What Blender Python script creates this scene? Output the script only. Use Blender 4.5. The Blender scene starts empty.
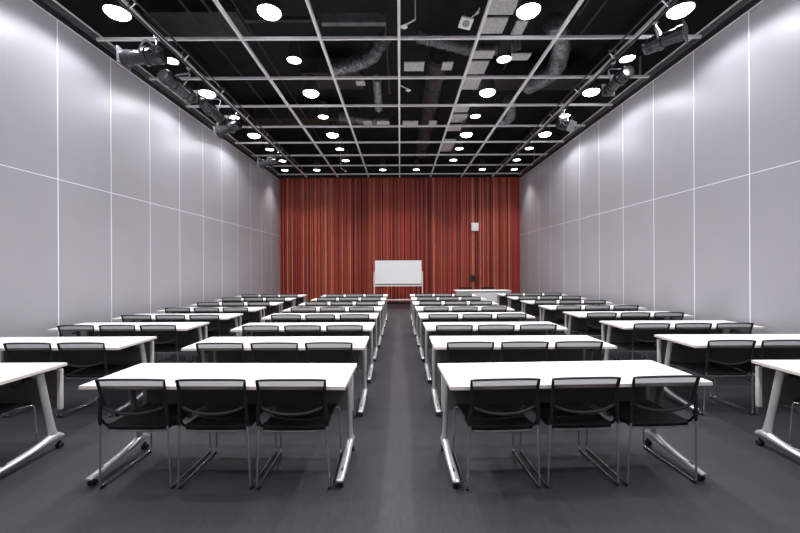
import bpy, bmesh, math, random
from mathutils import Vector, Matrix
random.seed(11)
PI = math.pi
S = bpy.context.scene
C = S.collection
F = 370.0                     # focal length in pixels of the 800 px frame
HC = 1.533                    # camera height
WX = 4.87                     # side walls
YB = 15.05                    # back wall
YF = -3.2                     # wall behind the camera
ZG = HC + 3.60                # suspended grid
ZT = 6.75                     # soffit of the void above the grid

# ------------------------------------------------------------------ materials
def mat(name, col, rough=0.5, metal=0.0, spec=None, noise=None, bump=None):
    m = bpy.data.materials.new(name); m.use_nodes = True
    nt = m.node_tree; b = nt.nodes['Principled BSDF']
    b.inputs['Base Color'].default_value = (*col, 1)
    b.inputs['Roughness'].default_value = rough
    b.inputs['Metallic'].default_value = metal
    if spec is not None: b.inputs['Specular IOR Level'].default_value = spec
    if noise or bump:
        tc = nt.nodes.new('ShaderNodeTexCoord')
        n = nt.nodes.new('ShaderNodeTexNoise'); n.inputs['Detail'].default_value = 5
        n.inputs['Scale'].default_value = (noise or bump)[0]
        nt.links.new(tc.outputs['Object'], n.inputs['Vector'])
        if noise:
            r = nt.nodes.new('ShaderNodeValToRGB')
            a = noise[1]
            r.color_ramp.elements[0].position = 0.3; r.color_ramp.elements[1].position = 0.7
            r.color_ramp.elements[0].color = (*[c*(1-a) for c in col], 1)
            r.color_ramp.elements[1].color = (*[min(1, c*(1+a)) for c in col], 1)
            nt.links.new(n.outputs['Fac'], r.inputs['Fac']); nt.links.new(r.outputs['Color'], b.inputs['Base Color'])
        if bump:
            bp = nt.nodes.new('ShaderNodeBump'); bp.inputs['Strength'].default_value = bump[1]
            bp.inputs['Distance'].default_value = 0.01
            nt.links.new(n.outputs['Fac'], bp.inputs['Height']); nt.links.new(bp.outputs['Normal'], b.inputs['Normal'])
    return m

def emit(name, col, strength):
    m = bpy.data.materials.new(name); m.use_nodes = True
    nt = m.node_tree; nt.nodes.clear()
    e = nt.nodes.new('ShaderNodeEmission'); o = nt.nodes.new('ShaderNodeOutputMaterial')
    e.inputs['Color'].default_value = (*col, 1); e.inputs['Strength'].default_value = strength
    nt.links.new(e.outputs[0], o.inputs['Surface'])
    return m

M = {}
M['laminate'] = mat('white_laminate', (0.86, 0.86, 0.87), 0.32)
M['edge'] = mat('beige_edge_band', (0.80, 0.69, 0.65), 0.45)
M['leg'] = mat('silver_painted_metal', (0.56, 0.55, 0.545), 0.36, 0.35)
M['foot'] = mat('polished_silver', (0.72, 0.72, 0.73), 0.24, 0.55)
M['panel'] = mat('pale_modesty_board', (0.72, 0.71, 0.72), 0.5, noise=(60, 0.03))
M['paneldark'] = mat('dark_board_rear', (0.11, 0.10, 0.095), 0.6, noise=(60, 0.05))
M['paneledge'] = mat('pale_grey_trim', (0.62, 0.60, 0.58), 0.4)
M['black'] = mat('black_plastic', (0.010, 0.010, 0.011), 0.55, spec=0.35)
M['blackrail'] = mat('black_painted_trim', (0.010, 0.010, 0.011), 0.5)
M['seat'] = mat('black_upholstery', (0.009, 0.0085, 0.009), 0.6, spec=0.3, noise=(260, 0.3), bump=(320, 0.25))
M['chrome'] = mat('chrome', (0.72, 0.72, 0.74), 0.14, 1.0)
M['wallpaint'] = mat('grey_wall_panel', (0.375, 0.360, 0.390), 0.42, spec=0.35, noise=(1.3, 0.02))
M['seam'] = mat('pale_joint_strip', (0.88, 0.87, 0.92), 0.35)
M['void'] = mat('black_void_paint', (0.012, 0.013, 0.013), 0.9, noise=(3, 0.4))
M['gridbar'] = mat('pale_grey_painted_steel', (0.84, 0.815, 0.81), 0.5)
M['steel'] = mat('dull_galvanised_steel', (0.20, 0.20, 0.205), 0.45, 0.6, noise=(9, 0.25))
M['duct'] = mat('dark_duct_sheet', (0.042, 0.044, 0.038), 0.45, 0.3, noise=(6, 0.35))
M['foil'] = mat('crumpled_foil_sleeve', (0.20, 0.20, 0.205), 0.32, 0.7, noise=(14, 0.5), bump=(16, 1.0))
M['board'] = mat('grey_mineral_board', (0.56, 0.54, 0.52), 0.9, noise=(22, 0.18))
M['railmetal'] = mat('pale_painted_rail', (0.82, 0.79, 0.80), 0.3)
M['darkrail'] = mat('dark_grey_rail', (0.14, 0.14, 0.145), 0.35, 0.4)
M['yoke'] = mat('mid_grey_yoke', (0.38, 0.38, 0.42), 0.3, 0.5)  # one even mid grey, paler than the black barrel
M['pipe'] = mat('dark_pipe', (0.06, 0.06, 0.064), 0.3, 0.5)
M['copper'] = mat('copper_coloured_rod', (0.62, 0.38, 0.30), 0.4, 0.4)
M['fixture'] = mat('black_fixture_enamel', (0.022, 0.022, 0.025), 0.2, spec=0.8)
M['bright'] = mat('bright_clamp_metal', (0.75, 0.75, 0.8), 0.2, 0.9)
M['glass'] = mat('dark_lens_glass', (0.05, 0.055, 0.07), 0.08)
M['whiteplastic'] = mat('white_plastic', (0.90, 0.89, 0.88), 0.4)
M['greyplastic'] = mat('grey_grille', (0.34, 0.32, 0.31), 0.6)
M['housing'] = mat('downlight_can', (0.06, 0.058, 0.06), 0.4, 0.3)
M['board_white'] = mat('white_enamel_board', (0.92, 0.92, 0.93), 0.22)
M['whitemetal'] = mat('white_painted_tube', (0.82, 0.80, 0.79), 0.35)
M['brownbox'] = mat('dark_brown_plate', (0.045, 0.024, 0.018), 0.5)
M['lamp'] = emit('lamp_glow', (0.93, 0.96, 1.0), 26)
M['lampsoft'] = emit('lamp_glow_soft', (1.0, 0.97, 0.97), 12)

def carpet():
    m = bpy.data.materials.new('charcoal_carpet'); m.use_nodes = True
    nt = m.node_tree; N = nt.nodes.new; L = nt.links.new
    b = nt.nodes['Principled BSDF']; b.inputs['Roughness'].default_value = 0.5
    b.inputs['Specular IOR Level'].default_value = 0.5
    tc = N('ShaderNodeTexCoord')
    br = N('ShaderNodeTexBrick'); br.offset = 0.0; br.inputs['Scale'].default_value = 1.0
    br.inputs['Brick Width'].default_value = 0.5; br.inputs['Row Height'].default_value = 0.5
    br.inputs['Mortar Size'].default_value = 0.002
    br.inputs['Color1'].default_value = (0.025, 0.0235, 0.028, 1); br.inputs['Color2'].default_value = (0.034, 0.032, 0.037, 1)
    br.inputs['Mortar'].default_value = (0.022, 0.021, 0.024, 1)
    L(tc.outputs['Object'], br.inputs['Vector'])
    mp = N('ShaderNodeMapping'); mp.inputs['Scale'].default_value = (34, 5, 1); L(tc.outputs['Object'], mp.inputs['Vector'])
    n1 = N('ShaderNodeTexNoise'); n1.inputs['Scale'].default_value = 1.5; n1.inputs['Detail'].default_value = 6
    L(mp.outputs[0], n1.inputs['Vector'])
    n2 = N('ShaderNodeTexNoise'); n2.inputs['Scale'].default_value = 220; n2.inputs['Detail'].default_value = 3
    L(tc.outputs['Object'], n2.inputs['Vector'])
    ad = N('ShaderNodeMath'); ad.operation = 'ADD'; L(n1.outputs['Fac'], ad.inputs[0]); L(n2.outputs['Fac'], ad.inputs[1])
    mr = N('ShaderNodeMapRange'); mr.inputs['From Min'].default_value = 0.6; mr.inputs['From Max'].default_value = 1.4
    mr.inputs['To Min'].default_value = 0.6; mr.inputs['To Max'].default_value = 1.45
    L(ad.outputs[0], mr.inputs['Value'])
    mx = N('ShaderNodeMix'); mx.data_type = 'RGBA'; mx.blend_type = 'MULTIPLY'; mx.inputs['Factor'].default_value = 1
    L(br.outputs['Color'], mx.inputs['A']); L(mr.outputs[0], mx.inputs['B']); L(mx.outputs['Result'], b.inputs['Base Color'])
    bp = N('ShaderNodeBump'); bp.inputs['Strength'].default_value = 0.5; bp.inputs['Distance'].default_value = 0.004
    L(n2.outputs['Fac'], bp.inputs['Height']); L(bp.outputs['Normal'], b.inputs['Normal'])
    return m
M['carpet'] = carpet()

def timber(name, cols):
    m = bpy.data.materials.new(name); m.use_nodes = True
    nt = m.node_tree; N = nt.nodes.new; L = nt.links.new
    b = nt.nodes['Principled BSDF']; b.inputs['Roughness'].default_value = 0.45
    g = N('ShaderNodeNewGeometry'); r = N('ShaderNodeValToRGB')
    els = r.color_ramp.elements
    els[0].position = 0; els[0].color = (*cols[0], 1)
    els[1].position = 1; els[1].color = (*cols[3], 1)
    e = els.new(0.45); e.color = (*cols[1], 1)
    e = els.new(0.75); e.color = (*cols[2], 1)
    L(g.outputs['Random Per Island'], r.inputs['Fac'])
    tc = N('ShaderNodeTexCoord'); mp = N('ShaderNodeMapping'); mp.inputs['Scale'].default_value = (40, 40, 1.2)
    L(tc.outputs['Object'], mp.inputs['Vector'])
    n = N('ShaderNodeTexNoise'); n.inputs['Scale'].default_value = 1.0; n.inputs['Detail'].default_value = 4
    L(mp.outputs[0], n.inputs['Vector'])
    mr = N('ShaderNodeMapRange'); mr.inputs['To Min'].default_value = 0.75; mr.inputs['To Max'].default_value = 1.25
    L(n.outputs['Fac'], mr.inputs['Value'])
    mx = N('ShaderNodeMix'); mx.data_type = 'RGBA'; mx.blend_type = 'MULTIPLY'; mx.inputs['Factor'].default_value = 1
    L(r.outputs['Color'], mx.inputs['A']); L(mr.outputs[0], mx.inputs['B']); L(mx.outputs['Result'], b.inputs['Base Color'])
    return m
M['timber'] = timber('red_stained_timber', ((0.25, 0.028, 0.020), (0.34, 0.040, 0.027), (0.41, 0.052, 0.032), (0.47, 0.068, 0.040)))
M['timber_fin'] = timber('orange_red_timber_fin', ((0.48, 0.08, 0.042), (0.60, 0.125, 0.066), (0.70, 0.20, 0.11), (0.76, 0.30, 0.19)))

def meshcloth():
    m = bpy.data.materials.new('black_open_mesh'); m.use_nodes = True
    nt = m.node_tree; N = nt.nodes.new; L = nt.links.new
    b = nt.nodes['Principled BSDF']; b.inputs['Base Color'].default_value = (0.008, 0.008, 0.0085, 1); b.inputs['Roughness'].default_value = 0.6; b.inputs['Specular IOR Level'].default_value = 0.25
    t = N('ShaderNodeBsdfTransparent'); mx = N('ShaderNodeMixShader'); mx.inputs[0].default_value = 0.24
    o = nt.nodes['Material Output']
    L(b.outputs[0], mx.inputs[1]); L(t.outputs[0], mx.inputs[2]); L(mx.outputs[0], o.inputs['Surface'])
    return m
M['mesh'] = meshcloth()

# ------------------------------------------------------------------ helpers
def link(o): C.objects.link(o); return o

def empty(name, label, cat, loc=(0, 0, 0), rz=0.0, group=None):
    o = bpy.data.objects.new(name, None); link(o)
    o.empty_display_size = 0.1
    o.location = loc; o.rotation_euler = (0, 0, rz)
    return tag(o, label, cat, group)

def tag(o, label, cat, group=None):
    o['label'] = label; o['category'] = cat; o['kind'] = 'thing'
    if group: o['group'] = group
    return o

class MB:
    def __init__(s): s.bm = bmesh.new(); s.mi = 0
    def _f(s, vs):
        try:
            f = s.bm.faces.new(vs); f.material_index = s.mi; return f
        except ValueError: return None
    def box(s, x0, x1, y0, y1, z0, z1, bev=0.0, M4=None):
        vs = [Vector((x, y, z)) for x in (x0, x1) for y in (y0, y1) for z in (z0, z1)]
        if M4 is not None: vs = [M4 @ v for v in vs]
        bv = [s.bm.verts.new(v) for v in vs]
        fs = [s._f([bv[i] for i in q]) for q in ((0,1,3,2),(4,6,7,5),(0,4,5,1),(2,3,7,6),(0,2,6,4),(1,5,7,3))]
        if bev:
            ed = {e for f in fs for e in f.edges}
            bmesh.ops.bevel(s.bm, geom=list(ed), offset=bev, segments=2, affect='EDGES', profile=0.5)
        return s
    def sweep(s, pts, rad, n=10, closed=False, up=None, cap=True):
        """rad: number, or list of (a,b); a across, b along the frame normal."""
        P = [Vector(p) for p in pts]; k = len(P)
        R = rad if isinstance(rad, (list, tuple)) else [(rad, rad)]*k
        R = [r if isinstance(r, (list, tuple)) else (r, r) for r in R]
        T = []
        for i in range(k):
            a = P[(i-1) % k] if (closed or i) else P[i]
            b = P[(i+1) % k] if (closed or i < k-1) else P[i]
            t = (b-a); t = t.normalized() if t.length > 1e-9 else Vector((0,0,1)); T.append(t)
        u = Vector(up) if up else (Vector((0,0,1)) if abs(T[0].z) < 0.9 else Vector((1,0,0)))
        rings = []
        nrm = (u - T[0]*u.dot(T[0])).normalized()
        for i in range(k):
            if up: nrm = (u - T[i]*u.dot(T[i])).normalized()
            else: nrm = (nrm - T[i]*nrm.dot(T[i])).normalized()
            bi = T[i].cross(nrm)
            rings.append([s.bm.verts.new(P[i] + bi*(R[i][0]*math.cos(2*PI*j/n)) + nrm*(R[i][1]*math.sin(2*PI*j/n))) for j in range(n)])
        m = k if closed else k-1
        for i in range(m):
            A, B = rings[i], rings[(i+1) % k]
            for j in range(n): s._f([A[j], A[(j+1) % n], B[(j+1) % n], B[j]])
        if cap and not closed:
            s._f(rings[0][::-1]); s._f(rings[-1])
        return s
    def lathe(s, prof, n=24, M4=None, cap=True):
        """prof: list of (r,z); axis z."""
        rings = []
        for r, z in prof:
            ring = []
            for j in range(n):
                v = Vector((r*math.cos(2*PI*j/n), r*math.sin(2*PI*j/n), z))
                if M4 is not None: v = M4 @ v
                ring.append(s.bm.verts.new(v))
            rings.append(ring)
        for A, B in zip(rings, rings[1:]):
            for j in range(n): s._f([A[j], A[(j+1) % n], B[(j+1) % n], B[j]])
        if cap: s._f(rings[0][::-1]); s._f(rings[-1])
        return s
    def build(s, name, mats, parent=None, smooth=True, kind=None):
        me = bpy.data.meshes.new(name)
        bmesh.ops.recalc_face_normals(s.bm, faces=s.bm.faces)
        s.bm.to_mesh(me); s.bm.free()
        for m in (mats if isinstance(mats, (list, tuple)) else [mats]): me.materials.append(M[m])
        if smooth:
            for p in me.polygons: p.use_smooth = True
            try: me.set_sharp_from_angle(angle=math.radians(38))
            except Exception: pass
        o = bpy.data.objects.new(name, me); link(o)
        if parent: o.parent = parent
        if kind: o['kind'] = kind
        return o

def fillet(pts, r, seg=6):
    P = [Vector(p) for p in pts]; out = [P[0]]
    for a, b, c in zip(P, P[1:], P[2:]):
        d1 = (a-b); d2 = (c-b); rr = min(r, d1.length*0.45, d2.length*0.45)
        p1 = b + d1.normalized()*rr; p2 = b + d2.normalized()*rr
        for i in range(seg+1):
            t = i/seg
            out.append(p1*(1-t)**2 + b*2*t*(1-t) + p2*t*t)
    out.append(P[-1]); return out

def dup(root, loc, rz, label, group=None):
    r = root.copy(); link(r); r.location = loc; r.rotation_euler = (0, 0, rz); r['label'] = label
    if group: r['group'] = group
    for ch in list(root.children):
        c = ch.copy(); link(c); c.parent = r
        for g in list(ch.children):
            d = g.copy(); link(d); d.parent = c
    return r

# ------------------------------------------------------------------ room shell
mb = MB(); mb.box(-WX-0.2, WX+0.2, YF-0.2, YB+0.3, -0.1, 0.0)
mb.build('floor', 'carpet', smooth=False, kind='structure')
mb = MB(); mb.box(-WX-0.2, WX+0.2, YF-0.2, YB+0.3, ZT, ZT+0.1)
mb.build('ceiling', 'void', smooth=False, kind='structure')

ZP = HC + 3.535               # top of the grey panels
ZS = HC + 1.265               # horizontal joint
def side_wall(name, sx):
    seams = [(5.275 if sx < 0 else 5.15) + 0.972*k for k in range(-8, 10)]
    # black masonry behind, grey panels in front with open joints filled by pale strips
    mb = MB(); mb.box(*sorted((sx*(WX+0.02), sx*(WX+0.2))), YF, YB+0.1, 0, ZT)
    w = mb.build(name, 'void', smooth=False, kind='structure')
    mb = MB(); js = 0.0085
    ys = [YF+0.02] + [y for y in seams if YF+0.1 < y < YB-0.1] + [YB]
    for a, b in zip(ys, ys[1:]):
        for z0, z1 in ((0.0, ZS), (ZS, ZP)):
            mb.box(*sorted((sx*WX, sx*(WX+0.02))), a+js, b-js, z0+(js*0.7 if z0 else 0), z1-(js*0.7 if z1 < ZP else 0))
    p = mb.build('panel', 'wallpaint', w, smooth=False)
    mb = MB()
    for y in ys[1:-1]: mb.box(*sorted((sx*(WX+0.0005), sx*(WX+0.015))), y-js-0.001, y+js+0.001, 0, ZP)
    mb.box(*sorted((sx*(WX+0.001), sx*(WX+0.015))), YF+0.02, YB, ZS-js*0.7, ZS+js*0.7)
    mb.build('joint_strip', 'seam', w, smooth=False)
    return w
side_wall('wall_left', -1); side_wall('wall_right', 1)
mb = MB(); mb.box(-WX, WX, YF-0.1, YF, 0, ZT); mb.build('wall_front', 'wallpaint', smooth=False, kind='structure')

# red slatted back wall
mb = MB(); mb.box(-WX-0.02, WX+0.02, YB+0.02, YB+0.15, 0, ZT)
wb = mb.build('wall_back', 'void', smooth=False, kind='structure')
mb = MB(); x = -WX
ZR = HC + 3.60
while x < WX - 0.012:
    t = random.random()
    if t < 0.40: w = random.uniform(0.018, 0.032); d = random.uniform(0.055, 0.085); gap = random.uniform(0.012, 0.03); col = 1
    else: w = random.uniform(0.03, 0.075); d = random.uniform(0.012, 0.04); gap = random.choice((0.004, 0.012, 0.03, 0.045)); col = 0
    w = min(w, WX - x)
    mb.mi = col
    mb.box(x, x+w, YB-d, YB+0.018, 0.09, ZR)
    x += w + gap
mb.build('slat', ['timber', 'timber_fin'], wb, smooth=False)
mb = MB(); mb.box(-WX, WX, YB-0.03, YB+0.015, 0, 0.088); mb.build('baseboard_back', 'blackrail', smooth=False, kind='structure')
mb = MB(); mb.box(-WX+0.001, WX-0.001, YB-0.10, YB+0.018, ZR+0.002, ZR+0.6); mb.build('trim_back', 'void', smooth=False, kind='structure')

# trim along the heads of the side walls
for sx, n in ((-1, 'left'), (1, 'right')):
    y0, y1 = YF+0.05, YB-0.11
    mb = MB(); mb.box(*sorted((sx*(WX-0.012), sx*(WX+0.019))), y0, y1, ZP+0.004, ZP+0.10)
    t = mb.build('trim_' + n, 'blackrail', smooth=False, kind='structure')
    mb = MB(); mb.box(*sorted((sx*(WX-0.016), sx*(WX+0.005))), y0, y1, ZP-0.006, ZP+0.004)
    mb.build('lip', 'railmetal', t, smooth=False)
    mb = MB(); mb.box(*sorted((sx*(WX-0.045), sx*(WX+0.019))), y0, y1, ZP+0.103, ZP+0.165, 0.006)
    mb.box(*sorted((sx*(WX-0.088), sx*(WX-0.04))), y0, y1, ZP+0.160, ZP+0.166)
    mb.build('cable_rail', 'darkrail', t, smooth=False)
    mb = MB(); mb.box(*sorted((sx*(WX-0.10), sx*(WX-0.088))), y0, y1, ZP+0.160, ZP+0.184)
    mb.build('edge_rail', 'railmetal', t, smooth=False)

# ------------------------------------------------------------------ suspended grid
g = empty('ceiling_grid', 'square grid of thin pale grey steel bars hung below the black ceiling void', 'ceiling grid', (0, 0, ZG))
XS = [1.247*k for k in range(-3, 4)]
YS = [5.87 + 1.23*k for k in range(-7, 8)]
for xx in XS:
    mb = MB(); mb.box(xx-0.021, xx+0.021, YF+0.1, YB-0.12, 0.0, 0.05); mb.build('main_bar', 'gridbar', g, smooth=False)
for yy in YS:
    mb = MB(); mb.box(-WX+0.08, WX-0.08, yy-0.019, yy+0.019, 0.003, 0.045); mb.build('cross_bar', 'gridbar', g, smooth=False)

# ------------------------------------------------------------------ downlights
def spot(name, energy, size, blend, parent, z, col):
    l = bpy.data.lights.new(name, 'SPOT'); l.energy = energy; l.spot_size = math.radians(size); l.spot_blend = blend
    l.shadow_soft_size = 0.14; l.color = col
    o = bpy.data.objects.new(name, l); link(o); o.parent = parent; o.location = (0, 0, z)
    return o
EN_BRIGHT, EN_DIM = 275, 150
LAMPS = {'bright': (EN_BRIGHT, 142, 0.9), 'dim': (EN_DIM, 120, 0.95), 'brightwall': (125, 156, 0.26), 'dimwall': (34, 100, 0.9), 'dimend': (120, 102, 0.9)}   # watts, beam, softness
def make_downlight(kind):
    big = kind.startswith('bright')
    r = empty('downlight', 'x', 'downlight', (0, 0, 0))
    R = 0.165 if big else 0.125
    mb = MB(); mb.lathe([(R*0.55, 0.36), (R*0.62, 0.355), (R*1.02, 0.06), (R*1.06, 0.0), (R*1.0, -0.004), (R*0.97, 0.03), (R*0.5, 0.05)], 28)
    mb.build('housing', 'housing', r)
    mb = MB()
    prof = [(R*0.95, 0.012)] + [(R*0.95*math.cos(a), 0.008 - (0.075 if big else 0.02)*math.sin(a)) for a in [PI/2*k/7 for k in range(1, 7)]]
    mb.lathe(prof, 28); mb.build('lens', 'lamp' if big else 'lampsoft', r)
    spot('lamp', *LAMPS[kind], r, -0.09, (0.93, 0.96, 1.0) if big else (1.0, 0.965, 0.94))
    return r
protos = {k: make_downlight(k) for k in ('bright', 'dim', 'brightwall', 'dimwall', 'dimend')}
used = set()
ORD = ['first', 'second', 'third', 'fourth', 'fifth', 'sixth', 'seventh', 'eighth', 'ninth', 'tenth', 'eleventh']
def place_dl(kind, x, y, label, group):
    p = protos[kind]
    if kind not in used:
        used.add(kind); p.location = (x, y, ZG+0.02); p['label'] = label; p['group'] = group; return p
    return dup(p, (x, y, ZG+0.02), 0, label, group)
rows = {-4.0: 'beside the wall on the left', -1.84: 'in the row left of the middle bar', 1.84: 'in the row right of the middle bar', 4.0: 'beside the wall on the right'}
for xx, where in rows.items():
    for k in range(-5, 7):
        y = 5.255 + 1.23*k
        kind = 'bright' if k in (-4, -2, 0, 2, 4) else 'dim'
        w = 'glaring round downlight' if kind == 'bright' else 'small round downlight'
        if abs(xx) > 3: kind += 'wall'
        lab = f'{w} {where}, {ORD[k]} one along' if k >= 0 else f'{w} {where}, out of view, {ORD[-k-1]} back'
        place_dl(kind, xx, y, lab, 'downlights ' + where)
for xx, lab in ((-4.3, 'end downlight before the red wall, leftmost of six'), (-3.1, 'end downlight before the red wall, second of six from the left'),
                (-0.63, 'end downlight before the red wall, just left of the middle bar'), (0.63, 'end downlight before the red wall, just right of the middle bar'),
                (3.1, 'end downlight before the red wall, second of six from the right'), (4.3, 'end downlight before the red wall, rightmost of six')):
    place_dl('dimend', xx, 13.86, 'small round ' + lab, 'downlights before the red wall')

# ------------------------------------------------------------------ training tables
TW, TD = 1.84, 0.60
def make_table():
    r = empty('training_table', 'x', 'table')
    h = TW/2
    mb = MB(); mb.box(-h+0.002, h-0.002, 0.002, TD-0.002, 0.696, 0.72, 0.002)
    top = mb.build('tabletop', 'laminate', r, smooth=False)
    mb = MB(); t = 0.004
    for a in ((-h-t+0.002, h+t-0.002, -t+0.002, 0.0018), (-h-t+0.002, h+t-0.002, TD-0.0018, TD+t-0.002), (-h-t+0.002, -h+0.0018, 0.0018, TD-0.0018), (h-0.0018, h+t-0.002, 0.0018, TD-0.0018)):
        mb.box(*a, 0.6945, 0.7175)
    mb.build('edge_band', 'edge', top, smooth=False)
    mb = MB(); mb.sweep([(-0.87, 0.415, 0.665), (0.87, 0.415, 0.665)], [(0.03, 0.026)]*2, 12)
    mb.build('crossbeam', 'leg', r)
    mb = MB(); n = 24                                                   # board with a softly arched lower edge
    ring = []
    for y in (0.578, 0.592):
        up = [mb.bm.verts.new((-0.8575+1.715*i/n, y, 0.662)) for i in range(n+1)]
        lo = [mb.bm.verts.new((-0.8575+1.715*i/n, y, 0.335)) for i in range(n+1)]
        mb.mi = 1 if y < 0.58 else 0  # face towards the sitter gets the darker tone
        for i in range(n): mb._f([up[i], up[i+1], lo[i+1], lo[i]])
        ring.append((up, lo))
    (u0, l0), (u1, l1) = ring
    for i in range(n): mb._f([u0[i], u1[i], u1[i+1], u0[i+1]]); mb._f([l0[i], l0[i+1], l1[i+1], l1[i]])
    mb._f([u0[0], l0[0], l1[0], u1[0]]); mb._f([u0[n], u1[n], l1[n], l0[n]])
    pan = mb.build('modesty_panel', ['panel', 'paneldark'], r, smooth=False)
    for sx in (-1, 1):
        mb = MB(); mb.box(*sorted((sx*0.858, sx*0.890)), 0.572, 0.604, 0.325, 0.668, 0.004)
        mb.build('end_trim', 'paneledge', pan)
    for sx in (-1, 1):
        mb = MB(); xl = sx*0.877
        P = [(xl, 0.40, 0.692), (xl, 0.425, 0.57), (xl, 0.455, 0.42), (xl, 0.485, 0.28), (xl, 0.508, 0.17), (xl, 0.515, 0.115)]
        mb.sweep(P, [(0.021, 0.030), (0.021, 0.030), (0.021, 0.029), (0.021, 0.028), (0.021, 0.033), (0.024, 0.048)], 16, up=(0, 1, 0))
        mb.box(xl-0.03, xl+0.03, 0.30, 0.52, 0.684, 0.694, 0.002)
        leg = mb.build('leg', 'leg', r)
        mb = MB()
        P = [(xl, 0.024, 0.055), (xl, 0.032, 0.057), (xl, 0.18, 0.069), (xl, 0.32, 0.083), (xl, 0.42, 0.099), (xl, 0.49, 0.112), (xl, 0.54, 0.116), (xl, 0.58, 0.106), (xl, 0.60, 0.096), (xl, 0.606, 0.093)]
        mb.sweep(P, [(0.018, 0.008), (0.027, 0.015), (0.029, 0.018), (0.03, 0.021), (0.03, 0.026), (0.03, 0.036), (0.03, 0.034), (0.028, 0.022), (0.022, 0.015), (0.01, 0.006)], 16, up=(0, 0, 1))
        mb.build('foot', 'foot', leg)
        mb = MB(); mb.box(xl-0.006, xl+0.006, 0.115, 0.15, 0.078, 0.0865, 0.002); mb.build('slot', 'black', leg)
        for yc in (0.055, 0.575):
            mb = MB()
            for o in (-0.014, 0.014):
                mb.lathe([(0.006, -0.009), (0.020, -0.008), (0.022, -0.004), (0.022, 0.004), (0.020, 0.008), (0.006, 0.009)], 16, Matrix.Translation((xl+o, yc, 0.022)) @ Matrix.Rotation(PI/2, 4, 'Y'))
            mb.box(xl-0.005, xl+0.005, yc-0.012, yc+0.012, 0.024, 0.06)
            mb.build('caster', 'black', leg)
        mb = MB(); xb = sx*0.81
        mb.sweep(fillet([(xb, 0.36, 0.693), (xb, 0.34, 0.63), (xb, 0.28, 0.61), (xb, 0.25, 0.63)], 0.02), 0.009, 8)
        mb.box(xb-0.016, xb+0.016, 0.34, 0.40, 0.64, 0.692, 0.004)
        mb.build('tilt_lever', 'black', r)
    return r

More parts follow.
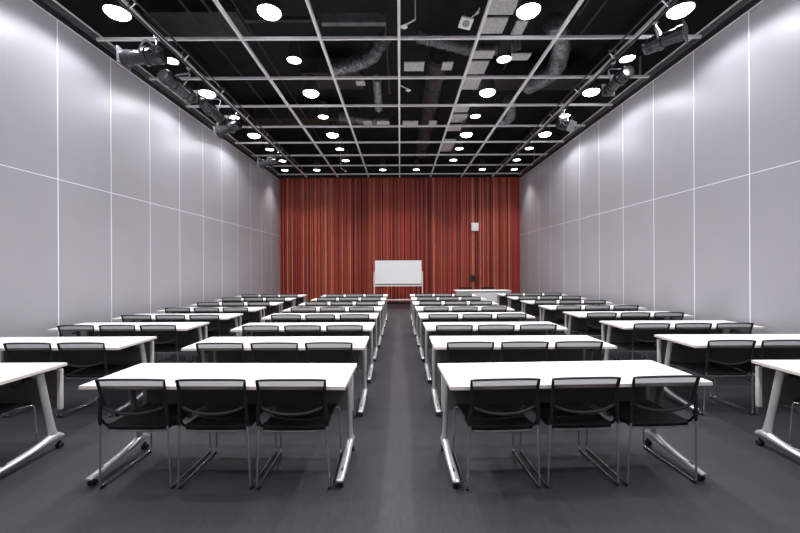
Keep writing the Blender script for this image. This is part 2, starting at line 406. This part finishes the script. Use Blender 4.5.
# ------------------------------------------------------------------ chairs
def make_chair():
    r = empty('training_chair', 'x', 'chair')
    # seat: cushion surface with a rolled front edge
    mb = MB(); nu, nv = 12, 12
    def seatpt(u, v, low):
        w = 0.226 - 0.012*(1-v)
        x = u*w; y = 0.018 + 0.482*v
        z = 0.430 - 0.012*math.sin(PI*v)*(1-u*u) - (0.026*max(0, (v-0.82)/0.18)**2) + 0.006*abs(u)**3
        z -= 0.008*max(0, (0.1-v)/0.1)**2
        if low: z -= 0.026; x *= 0.985; y = 0.259 + (y-0.259)*0.975
        return (x, y, z)
    gu = [[mb.bm.verts.new(seatpt(-1+2*i/nu, j/nv, 0)) for i in range(nu+1)] for j in range(nv+1)]
    gl = [[mb.bm.verts.new(seatpt(-1+2*i/nu, j/nv, 1)) for i in range(nu+1)] for j in range(nv+1)]
    for j in range(nv):
        for i in range(nu):
            mb._f([gu[j][i], gu[j][i+1], gu[j+1][i+1], gu[j+1][i]]); mb._f([gl[j][i], gl[j+1][i], gl[j+1][i+1], gl[j][i+1]])
    for i in range(nu):
        mb._f([gu[0][i], gl[0][i], gl[0][i+1], gu[0][i+1]]); mb._f([gu[nv][i], gu[nv][i+1], gl[nv][i+1], gl[nv][i]])
    for j in range(nv):
        mb._f([gu[j][0], gu[j+1][0], gl[j+1][0], gl[j][0]]); mb._f([gu[j][nu], gl[j][nu], gl[j+1][nu], gu[j+1][nu]])
    seat = mb.build('seat', 'seat', r)
    mb = MB(); mb.sweep([(-0.205, 0.012, 0.404), (-0.1, 0.006, 0.402), (0.1, 0.006, 0.402), (0.205, 0.012, 0.404)], [(0.007, 0.006)]*4, 8)
    mb.build('seat_rim', 'steel', seat)
    # backrest
    def bp(u, v):
        hw = 0.209 + 0.022*v**0.8
        zt = 0.779 - 0.010*abs(u)**2.5
        zb = 0.535 + 0.042*abs(u)**2.4
        y = -0.037 - 0.012*v - 0.020*v*v + 0.020*u*u
        return Vector((u*hw, y, zb + (zt-zb)*v))
    mb = MB(); nu, nv = 14, 8
    gv = [[mb.bm.verts.new(bp(-1+2*i/nu, j/nv)) for i in range(nu+1)] for j in range(nv+1)]
    for j in range(nv):
        for i in range(nu): mb._f([gv[j][i], gv[j][i+1], gv[j+1][i+1], gv[j+1][i]])
    back = mb.build('backrest', 'mesh', r)
    mb = MB(); loop = []
    loop += [bp(-1+2*i/20, 1) for i in range(20)]
    loop += [bp(1, 1-i/8) for i in range(8)]
    loop += [bp(1-2*i/20, 0) for i in range(20)]
    loop += [bp(-1, i/8) for i in range(8)]
    mb.sweep(loop, [(0.011, 0.008)]*len(loop), 8, closed=True)
    mb.build('back_frame', 'black', back)
    # chrome sled frame, one bent tube each side
    for sx in (-1, 1):
        mb = MB()
        P = [(sx*0.228, -0.026, 0.640), (sx*0.234, -0.018, 0.42), (sx*0.248, -0.002, 0.0165), (sx*0.248, 0.515, 0.0165), (sx*0.237, 0.500, 0.392), (sx*0.20, 0.43, 0.396), (sx*0.10, 0.30, 0.396), (sx*0.0, 0.30, 0.396)]
        mb.sweep(fillet(P, 0.03), 0.0072, 10)
        sf = mb.build('sled_frame', 'chrome', r)
        mb = MB(); mb.sweep([(sx*0.2275, -0.0275, 0.650), (sx*0.230, -0.023, 0.57), (sx*0.233, -0.020, 0.48), (sx*0.234, -0.018, 0.45)], [(0.008, 0.009), (0.010, 0.012), (0.011, 0.013), (0.008, 0.009)], 10)
        mb.sweep(fillet([(sx*0.232, -0.018, 0.495), (sx*0.227, 0.03, 0.425), (sx*0.220, 0.20, 0.412)], 0.03), [(0.008, 0.009)]*9, 8)
        mb.build('back_bracket', 'black', r)
        for yc in (0.02, 0.49):
            mb = MB(); mb.box(sx*0.248-0.010, sx*0.248+0.010, yc-0.018, yc+0.018, 0.0, 0.013, 0.003); mb.build('glide', 'black', sf)
    mb = MB(); mb.sweep([(-0.222, 0.12, 0.396), (0.222, 0.12, 0.396)], 0.0065, 8); mb.build('under_rod', 'chrome', r)
    return r

TABLE, CHAIR = make_table(), make_chair()
first = {'t': True, 'c': True}
def put_table(x, y, rz, label, group):
    if first['t']:
        first['t'] = False; o = TABLE; o.location = (x, y, 0); o.rotation_euler = (0, 0, rz); o['label'] = label; o['group'] = group; return o
    return dup(TABLE, (x, y, 0), rz, label, group)
def put_chair(x, y, rz, label, group):
    if first['c']:
        first['c'] = False; o = CHAIR; o.location = (x, y, 0); o.rotation_euler = (0, 0, rz); o['label'] = label; o['group'] = group; return o
    return dup(CHAIR, (x, y, 0), rz, label, group)

ROWY = [2.515, 3.735, 4.81, 5.90, 6.95, 8.00, 9.12, 10.23]
RN = ['front row', 'second row', 'third row', 'fourth row', 'fifth row', 'sixth row', 'seventh row', 'last row']
DY = {'lo': [0.07, 0.03, 0.09, 0.03, 0.01, 0.0, 0.05, 0.05], 'ro': [0.06, 0.02, 0.05, 0.07, 0.09, 0.13, 0.13, 0.13], 'li': [0]*8, 'ri': [0]*8}
blocks = {
    'lo': ('by the grey wall on the left', [-3.79, -3.80, -3.76, -3.69, -3.66, -3.63, -3.66, -3.66], [-3.78, -3.77, -3.73, -3.66, -3.63, -3.60, -3.625, -3.625]),
    'li': ('just left of the middle aisle', [-1.30, -1.285, -1.291, -1.295, -1.285, -1.28, -1.281, -1.275], [-1.28, -1.26, -1.265, -1.27, -1.265, -1.26, -1.26, -1.255]),
    'ri': ('just right of the middle aisle', [1.258, 1.263, 1.259, 1.24, 1.227, 1.205, 1.21, 1.207], [1.255, 1.243, 1.239, 1.225, 1.212, 1.195, 1.198, 1.195]),
    'ro': ('by the grey wall on the right', [3.93, 3.91, 3.86, 3.815, 3.775, 3.76, 3.76, 3.76], [4.02, 3.875, 3.825, 3.78, 3.74, 3.725, 3.725, 3.725]),
}
for b, (where, tx, cx) in blocks.items():
    for k in range(8):
        rz = {('li', 0): -0.020, ('ri', 0): 0.044}.get((b, k), random.uniform(-0.006, 0.006))
        if b == 'ri' and k: rz += 0.006
        y = ROWY[k] + DY[b][k] + {('li', 0): 0.022, ('ri', 0): 0.028}.get((b, k), random.uniform(-0.01, 0.01))
        put_table(tx[k], y, rz, f'white training table on silver legs, {RN[k]}, {where}', 'training tables ' + where)
        for i in range(3):
            if b == 'lo' and k == 0 and i != 2: continue
            if b == 'ro' and k == 0 and i != 0: continue
            xx = cx[k] + (i-1)*0.543 + random.uniform(-0.002, 0.002)
            yy = y + 0.012 + random.uniform(-0.002, 0.002) + (xx-tx[k])*math.sin(rz)
            cr = random.uniform(-0.006, 0.006)
            if (b, k) == ('li', 0): cr = (-0.012, -0.008, 0.004)[i]; xx = (-1.833, -1.283, -0.738)[i]; yy = y + 0.012 + (xx-tx[k])*math.sin(rz)
            if (b, k) == ('ri', 0): cr = (0.044, 0.044, 0.05)[i]; xx = (0.702, 1.257, 1.818)[i]; yy = y + 0.012 + (xx-tx[k])*math.sin(rz)
            if b in ('lo', 'ro') and k == 0: xx = -3.30 if b == 'lo' else 3.50; yy = y + 0.012; cr = 0
            pos = ('left-hand seat', 'middle seat', 'right-hand seat')[i]
            put_chair(xx, yy, cr, f'black mesh-back chair, {pos}, {RN[k]}, {where}', 'training chairs ' + where)

# presenter's table and chairs, facing the room
put_table(2.77, 12.85, PI, 'white presenter table before the red wall, its front panel facing the rows', 'presenter furniture')
put_chair(2.36, 13.25, PI+0.03, 'black chair behind the presenter table, nearer the whiteboard', 'presenter furniture')
put_chair(3.14, 13.27, PI-0.04, 'black chair behind the presenter table, nearer the wall on the right', 'presenter furniture')

# ------------------------------------------------------------------ whiteboard
wbd = empty('whiteboard', 'white mobile whiteboard on a tube stand in front of the red slatted wall', 'whiteboard', (-0.065, 13.6, 0))
mb = MB(); mb.box(-0.855, 0.855, -0.014, 0.014, 0.90, 1.745, 0.004); pn = mb.build('writing_panel', 'board_white', wbd, smooth=False)
mb = MB()
mb.box(-0.862, 0.862, -0.017, 0.017, 1.745, 1.757, 0.003)
mb.build('top_frame', 'whitemetal', pn, smooth=False)
mb = MB(); mb.box(-0.84, 0.84, -0.020, -0.004, 0.855, 0.897, 0.002); mb.build('marker_ledge', 'steel', wbd, smooth=False)
mb = MB(); mb.box(-0.88, 0.88, -0.075, 0.02, 0.81, 0.85, 0.004); mb.build('pen_tray', 'whitemetal', wbd, smooth=False)
for sx in (-1, 1):
    mb = MB(); mb.box(*sorted((sx*0.868, sx*0.902)), -0.018, 0.018, 0.08, 1.345, 0.004)
    p = mb.build('post', 'whitemetal', wbd, smooth=False)
    mb = MB(); mb.box(*sorted((sx*0.868, sx*0.902)), -0.28, 0.28, 0.06, 0.09, 0.004); mb.build('foot', 'whitemetal', p, smooth=False)
    for yc in (-0.25, 0.25):
        mb = MB(); mb.lathe([(0.008, -0.012), (0.028, -0.011), (0.03, 0.0), (0.028, 0.011), (0.008, 0.012)], 14, Matrix.Translation((sx*0.885, yc, 0.03)) @ Matrix.Rotation(PI/2, 4, 'Y')); mb.build('caster', 'black', p)
mb = MB(); mb.box(-0.868, 0.868, -0.015, 0.015, 0.29, 0.33, 0.004); mb.build('crossbar', 'whitemetal', wbd, smooth=False)

# ------------------------------------------------------------------ things on the red wall
mb = MB(); mb.box(2.89, 3.18, YB-0.118, YB-0.09, 2.955, 3.285, 0.006)
nt = empty('wall_panel_box', 'small white square panel mounted high on the red slatted wall', 'wall panel', (0, 0, 0)); mb.build('face_plate', 'whiteplastic', nt)
mb = MB(); mb.box(2.92, 3.15, YB-0.09, YB-0.02, 2.985, 3.255); mb.build('back_box', 'greyplastic', nt)
bx = empty('control_box', 'small dark brown control box low on the red wall above the presenter table', 'control box')
mb = MB(); mb.box(2.86, 3.08, YB-0.125, YB-0.02, 0.94, 1.19, 0.006); mb.build('case', 'brownbox', bx)
mb = MB(); mb.lathe([(0.05, 0), (0.05, 0.012), (0.03, 0.014)], 18, Matrix.Translation((2.97, YB-0.124, 1.065)) @ Matrix.Rotation(PI/2, 4, 'X')); mb.build('dial', 'black', bx)

# ------------------------------------------------------------------ lighting pipes and profile spotlights
ZPIPE = HC + 3.44
XP = 3.60
for sx, side in ((-1, 'left'), (1, 'right')):
    r = empty('lighting_pipe', f'dark twin lighting pipe hung under the grid along the wall on the {side}', 'lighting pipe', (sx*XP, 0, ZPIPE))
    mb = MB(); mb.sweep([(0, 3.2, 0), (0, 13.4, 0)], 0.019, 12); mb.build('lower_rail', 'pipe', r)
    mb = MB(); mb.sweep([(sx*-0.10, 3.2, 0.10), (sx*-0.10, 13.4, 0.10)], 0.014, 10); mb.build('upper_rail', 'pipe', r)
    mb = MB(); mb.sweep([(0.03, 3.2+0.4*i, 0.05+0.02*math.sin(i*1.9)) for i in range(26)], 0.011, 8); mb.build('power_cable', 'black', r)
    for yy in [3.7 + 1.23*i for i in range(8)]:
        mb = MB()
        mb.sweep([(0, yy, -0.03), (0, yy, 0.16)], 0.010, 8); mb.sweep([(sx*-0.10, yy, 0.08), (sx*-0.10, yy, 0.16)], 0.010, 8)
        mb.box(-0.02-0.06, 0.02+0.06, yy-0.02, yy+0.02, -0.005, 0.015) if False else mb.sweep([(0, yy, 0.0), (sx*-0.10, yy, 0.10)], 0.012, 8)
        mb.build('hanger', 'bright', r)

def profile_spot(p0, p1, sx, label, rad=0.125):
    """p0 rear end, p1 lens end (world)."""
    p0, p1 = Vector(p0), Vector(p1); mid = p0*0.55 + p1*0.45
    r = empty('profile_spotlight', label, 'stage spotlight', tuple(mid), 0, 'stage spotlights')
    ax = (p1-p0).normalized(); L = (p1-p0).length
    Q = ax.to_track_quat('Z', 'Y').to_matrix().to_4x4()
    T = Matrix.Translation(p0-mid) @ Q
    mb = MB(); mb.lathe([(rad*0.35, 0), (rad*0.78, 0.01), (rad*0.86, 0.04), (rad*0.86, L*0.36), (rad*0.98, L*0.37), (rad*0.98, L*0.46), (rad*0.72, L*0.48), (rad*0.72, L*0.80), (rad*0.82, L*0.82), (rad*0.82, L*0.985), (rad*0.75, L), (rad*0.66, L*0.97)], 24, T)
    for zz in (0.10, 0.16, 0.22): mb.lathe([(rad*0.87, L*zz), (rad*0.93, L*(zz+0.012)), (rad*0.87, L*(zz+0.024))], 24, T, cap=False)
    b = mb.build('barrel', 'fixture', r)
    mb = MB(); mb.lathe([(rad*0.66, L*0.955), (rad*0.45, L*0.972), (rad*0.05, L*0.98)], 20, T); mb.build('lens', 'glass', b)
    mb = MB(); mb.box(-rad*0.95, rad*0.95, -rad*0.9, rad*0.9, L-0.004, L+0.012, 0, T)
    mb.build('filter_frame', 'steel', b)
    for q in range(2):
        mb = MB(); a = 0.7 + q*1.6
        mb.lathe([(0.012, 0), (0.014, 0.03), (0.006, 0.05)], 8, T @ Matrix.Translation((rad*0.9*math.cos(a), rad*0.9*math.sin(a), L*0.42)) @ Matrix.Rotation(PI/2, 4, 'Y') @ Matrix.Rotation(0, 4, 'Z')); mb.build('knob', 'bright', b)
    # yoke around the barrel, clamp up to the pipe
    side = ax.cross(Vector((0, 0, 1))).normalized()*rad*1.18
    clamp = Vector((sx*XP, mid.y, ZPIPE)) - mid
    top = Vector((0, 0, clamp.z-0.11)); top.x = clamp.x; top.y = clamp.y
    crown = top - Vector((0, 0, 0.02))
    mb = MB(); mb.sweep(fillet([side*1.0 - Vector((0, 0, 0.02)), side*1.0 + Vector((crown.x*0.6, crown.y*0.6, crown.z)), -side*1.0 + Vector((crown.x*0.6, crown.y*0.6, crown.z)), -side*1.0 - Vector((0, 0, 0.02))], 0.08), [(0.018, 0.005)]*16, 8)
    mb.build('yoke', 'yoke', r)
    mb = MB(); mb.sweep([tuple(crown*1.0), tuple(top), tuple(clamp - Vector((0, 0, 0.03)))], 0.014, 8)
    mb.box(clamp.x-0.03, clamp.x+0.03, clamp.y-0.025, clamp.y+0.025, clamp.z-0.045, clamp.z-0.026)
    mb.sweep([(clamp.x-0.034, clamp.y, clamp.z-0.03), (clamp.x-0.034, clamp.y, clamp.z+0.03)], 0.007, 8)
    mb.build('clamp', 'bright', r)
    return r
def rp(px, py, h):
    """room point whose image is (px,py) at height h above the camera"""
    d = h*F/(266.5-py); return ((px-400)*d/F, d, HC+h)
profile_spot(rp(165, 54, 3.15), rp(125, 57, 3.12), -1, 'black stage spotlight on the left pipe, nearest the camera, lens turned to the wall', 0.135)
profile_spot(rp(163, 73, 3.16), rp(192, 96, 3.08), -1, 'black stage spotlight second along the left pipe, barrel pointing down the room', 0.13)
profile_spot(rp(201, 99, 3.14), rp(223, 120, 3.05), -1, 'black stage spotlight third along the left pipe, beside a lit downlight', 0.125)
profile_spot(rp(240, 123, 3.15), rp(219, 132, 3.02), -1, 'black stage spotlight fourth along the left pipe, turned sideways', 0.13)
profile_spot(rp(278, 160, 3.15), rp(261, 163, 3.10), -1, 'black stage spotlight farthest along the left pipe, close to the red wall', 0.14)
profile_spot(rp(644, 49, 3.15), rp(686, 33, 3.15), 1, 'black stage spotlight on the right pipe, nearest the camera, under a glaring downlight', 0.125)
profile_spot(rp(630, 71, 3.16), rp(609, 91, 3.10), 1, 'black stage spotlight second along the right pipe, barrel pointing down the room', 0.12)
profile_spot(rp(559, 124, 3.16), rp(572, 127, 3.0), 1, 'black stage spotlight farthest along the right pipe, turned to the wall', 0.125)

for i, y in enumerate((7.38, 10.3, 13.2)):
    mb = MB(); mb.box(WX-0.075, WX-0.045, y-0.015, y+0.015, ZP+0.157, ZP+0.62, 0.003)
    r = empty('wall_bracket_post', ('copper coloured post on the right wall rail, nearest of three', 'copper coloured post on the right wall rail, middle of three', 'copper coloured post on the right wall rail, closest to the red wall')[i], 'bracket post', group='posts on the wall rail')
    mb.build('hanging_post', 'copper', r)
    mb = MB(); mb.box(WX-0.085, WX-0.035, y-0.03, y+0.03, ZP+0.60, ZP+0.63, 0.002); mb.build('mount_plate', 'steel', r)

# ------------------------------------------------------------------ services in the void
def thing_mesh(name, mb, m, label, cat, group=None, smooth=True):
    o = mb.build(name, m, smooth=smooth); return tag(o, label, cat, group)
def flex(pts, r, name, label, m='foil', pitch=0.05, group='flexible ducts in the void'):
    P = fillet(pts, 0.35, 12); Q = []
    for a, b in zip(P, P[1:]):
        n = max(1, int((b-a).length/(pitch/2)))
        Q += [a + (b-a)*(i/n) for i in range(n)]
    Q.append(P[-1])
    rad = [(r*(1.07 if i % 2 else 0.90)*(1+0.05*math.sin(i*0.9)),)*2 for i in range(len(Q))]
    mb = MB(); mb.sweep(Q, rad, 16)
    return thing_mesh(name, mb, m, label, 'duct', group)
zd = HC + 4.25
# round duct with hoops along the room
r = empty('hanging_round_duct', 'dark round ventilation duct running along the void right of the middle bar', 'duct', (0.80, 0, zd))
mb = MB(); mb.sweep([(0, 7.4, 0), (0, 13.8, 0)], 0.21, 24); mb.build('tube', 'duct', r)
for i in range(6):
    mb = MB(); mb.sweep([(0, 7.5+1.1*i, 0), (0, 7.55+1.1*i, 0)], 0.225, 24); mb.build('hoop', 'duct', r)
for i in range(4):
    mb = MB(); mb.sweep([(0, 8+1.6*i, 0.2), (0, 8+1.6*i, ZT-zd)], 0.008, 6); mb.build('hanger_rod', 'steel', r)
flex([(0.35, 7.0, HC+4.35), (0.75, 7.05, HC+4.28), (1.6, 7.35, HC+4.25), (2.35, 7.15, HC+4.3)], 0.11, 'hanging_flexible_duct', 'grey flexible duct crossing the void behind the second downlight of the inner row', 'steel')
flex([(-1.35, 7.75, HC+4.15), (-0.95, 7.55, HC+4.12), (-0.55, 7.35, HC+4.15), (-0.25, 6.9, HC+4.3)], 0.14, 'hanging_flexible_duct', 'crumpled silver flexible duct crossing the void left of the middle bar')
flex([(-0.50, 8.25, HC+4.2), (-0.52, 9.0, HC+4.2), (-0.55, 9.9, HC+4.22)], 0.10, 'hanging_flexible_duct', 'pale flexible duct running along the void left of the middle bar')
flex([(2.7, 6.5, HC+4.3), (3.05, 6.9, HC+4.2), (3.35, 7.9, HC+4.15), (3.05, 8.75, HC+4.25)], 0.17, 'hanging_flexible_duct', 'ribbed silver flexible duct curving down the void near the pipe on the right')
flex([(2.85, 9.6, HC+4.3), (3.1, 10.2, HC+4.15), (3.05, 10.8, HC+4.25)], 0.15, 'hanging_flexible_duct', 'short ribbed flexible duct deep in the void on the right')
flex([(-1.7, 10.6, HC+4.3), (-1.0, 10.5, HC+4.15), (-0.4, 10.9, HC+4.3)], 0.12, 'hanging_flexible_duct', 'grey flexible duct deep in the void left of the middle bar', 'steel')
# mineral boards
bl = [(5.0, 5.42), (5.5, 5.92), (6.0, 6.40), (6.92, 7.17), (7.27, 7.75), (7.9, 8.42), (9.28, 9.66), (9.8, 10.34), (10.55, 11.0), (11.75, 12.95)]
zb = HC + 4.02
for i, (a, b) in enumerate(bl):
    mb = MB(); mb.box(1.42, 1.80 + random.uniform(-0.03, 0.03), a, b, zb, zb+0.025, 0.002)
    o = thing_mesh('hanging_mineral_board', mb, 'board', f'pale grey board above the grid beside the inner downlights, {ORD[i]} along', 'ceiling board', 'grey boards in the void', False)
small = [(0.10, 0.50, 7.26, 7.58, 'nearest the middle bar, before the second crossbar'), (0.86, 1.07, 7.27, 7.55, 'right of the round duct, before the second crossbar'),
         (0.09, 0.52, 10.2, 10.5, 'nearest the middle bar, past the third crossbar'), (0.83, 1.04, 10.2, 10.5, 'under the round duct, past the third crossbar'),
         (1.93, 2.12, 6.05, 6.4, 'behind the glaring inner downlight on the right'), (-0.94, -0.75, 8.0, 8.18, 'behind the silver duct left of the middle bar'),
         (-1.0, -0.76, 10.2, 10.45, 'left of the middle bar, farther out'), (-0.62, -0.28, 10.2, 10.45, 'left of the middle bar, nearer in'),
         (1.9, 2.5, 6.98, 7.2, 'behind the small second downlight on the right')]
for x0, x1, y0, y1, lab in small:
    mb = MB(); mb.box(x0, x1, y0, y1, HC+4.0, HC+4.022, 0.002)
    thing_mesh('hanging_mineral_board', mb, 'board', f'small pale board above the grid {lab}', 'ceiling board', 'grey boards in the void', False)
# channels, trays and conduits
mb = MB(); mb.box(-1.30, -0.22, 6.18, 6.28, HC+4.08, HC+4.14); mb.box(-1.30, -0.22, 6.18, 6.19, HC+4.14, HC+4.24); mb.box(-1.30, -0.22, 6.27, 6.28, HC+4.14, HC+4.24)
thing_mesh('hanging_steel_channel', mb, 'steel', 'grey steel channel across the void left of the middle bar', 'steel channel', smooth=False)
mb = MB(); mb.box(-2.6, -1.36, 6.20, 6.27, HC+4.14, HC+4.2); thing_mesh('hanging_steel_channel', mb, 'duct', 'dim steel channel across the void above the inner downlights on the left', 'steel channel', smooth=False)
for x, z, y0, y1, lab in ((-3.09, 4.2, 5.0, 6.75, 'short conduit above the grid on the left, ending before the first crossbar'), (-3.45, 4.2, 5.2, 11.0, 'long conduit above the grid near the pipe on the left'),
                     (-2.75, 4.4, 4.8, 13, 'high long conduit above the grid on the left, inner one'), (3.0, 4.2, 4.8, 6.2, 'short conduit above the grid on the right, ending before the first crossbar'), (3.33, 4.25, 4.8, 6.8, 'second short conduit above the grid on the right, outer one'),
                     (2.45, 4.62, 4.8, 8.7, 'high long conduit above the grid on the right'), (-0.23, 4.1, 6.3, 8.8, 'thin conduit close left of the middle bar')):
    mb = MB(); mb.sweep([(x, y0, HC+z), (x, y1, HC+z)], 0.02, 8)
    thing_mesh('hanging_conduit', mb, 'duct', 'grey ' + lab, 'conduit', 'conduits in the void')
for x0, x1, y0, y1, z, lab in ((-4.6, -2.9, 6.6, 7.3, 4.55, 'dark rectangular duct across the void on the left'), (-2.3, -0.9, 8.6, 9.4, 4.5, 'dark rectangular duct across the void left of the middle'), (1.9, 4.5, 8.9, 9.6, 4.55, 'dark rectangular duct across the void on the right'), (-4.4, -1.2, 11.2, 12.0, 4.5, 'dark rectangular duct deep in the void on the left')):
    mb = MB(); mb.box(x0, x1, y0, y1, HC+z, HC+z+0.35, 0.01); 
    thing_mesh('hanging_box_duct', mb, 'duct', lab, 'duct', 'box ducts in the void', False)
# square detector plate and sprinkler heads
p = rp(467, 24, 3.62)
r = empty('hanging_speaker_plate', 'white square ceiling plate with a grey round grille, hung tilted beside a bar', 'ceiling plate', p, 0.22)
r.rotation_euler = (-0.42, 0.10, 0.20)
mb = MB(); mb.box(-0.095, 0.095, -0.085, 0.085, 0, 0.035, 0.008); pl = mb.build('plate', 'whiteplastic', r)
mb = MB(); mb.lathe([(0.055, 0.0), (0.05, -0.012), (0.02, -0.016)], 20); mb.build('grille', 'greyplastic', pl)
mb = MB(); mb.sweep([(0, 0, 0.03), (0, 0, 0.35)], 0.008, 6); mb.build('hanger_rod', 'darkrail', r)
mb = MB(); mb.sweep(fillet([(0.05, -0.09, 0.02), (0.12, -0.16, 0.05), (0.14, -0.20, 0.10)], 0.03), 0.009, 8)
mb.sweep([(0.105, -0.145, 0.04), (0.13, -0.175, 0.06)], 0.02, 8); mb.build('bracket', 'whiteplastic', r)
for (px, py, lab, sg) in ((409, 90.5, 'white sprinkler head on a short arm from the middle bar', 1), (405, 27, 'small white sprinkler head close beside the middle bar, nearest the camera', -1), (346, 171, 'small white sprinkler head hung just before the red wall', 1)):
    p = rp(px, py, 3.58)
    r = empty('hanging_sprinkler', lab, 'sprinkler', p, group='sprinkler heads')
    mb = MB(); mb.sweep(fillet([(-0.17*sg, -0.02, 0.10), (-0.06*sg, 0, 0.05), (0, 0, 0.03), (0, 0, 0.0)], 0.03), 0.011, 8); mb.sweep([(-0.17*sg, -0.02, 0.10), (-0.17*sg, -0.02, 0.7)], 0.009, 6); mb.build('pipe_arm', 'whiteplastic', r)
    mb = MB(); mb.lathe([(0.012, 0.02), (0.05, 0.004), (0.055, 0.0), (0.02, -0.015), (0.01, -0.03)], 16); mb.build('head', 'whiteplastic', r)

# ------------------------------------------------------------------ world, camera, view
w = bpy.data.worlds.new('World'); S.world = w; w.use_nodes = True
bg = w.node_tree.nodes['Background']; bg.inputs['Color'].default_value = (0.02, 0.02, 0.022, 1); bg.inputs['Strength'].default_value = 0.0
cam = bpy.data.cameras.new('camera'); co = bpy.data.objects.new('camera', cam); link(co)
cam.sensor_width = 36; cam.lens = 36*F/800; cam.clip_start = 0.05
co.matrix_world = Matrix.Translation((0, 0, HC)) @ Matrix.Rotation(PI/2, 4, 'X') @ Matrix.Rotation(math.radians(-0.25), 4, 'Z')
S.camera = co
S.view_settings.view_transform = 'Standard'; S.view_settings.look = 'None'
S.view_settings.gamma = 1; S.view_settings.use_curve_mapping = False
S.view_settings.exposure = 0.0
S.cycles.use_denoising = True
S.cycles.max_bounces = 10; S.cycles.diffuse_bounces = 5; S.cycles.transparent_max_bounces = 24
S.cycles.sample_clamp_indirect = 8
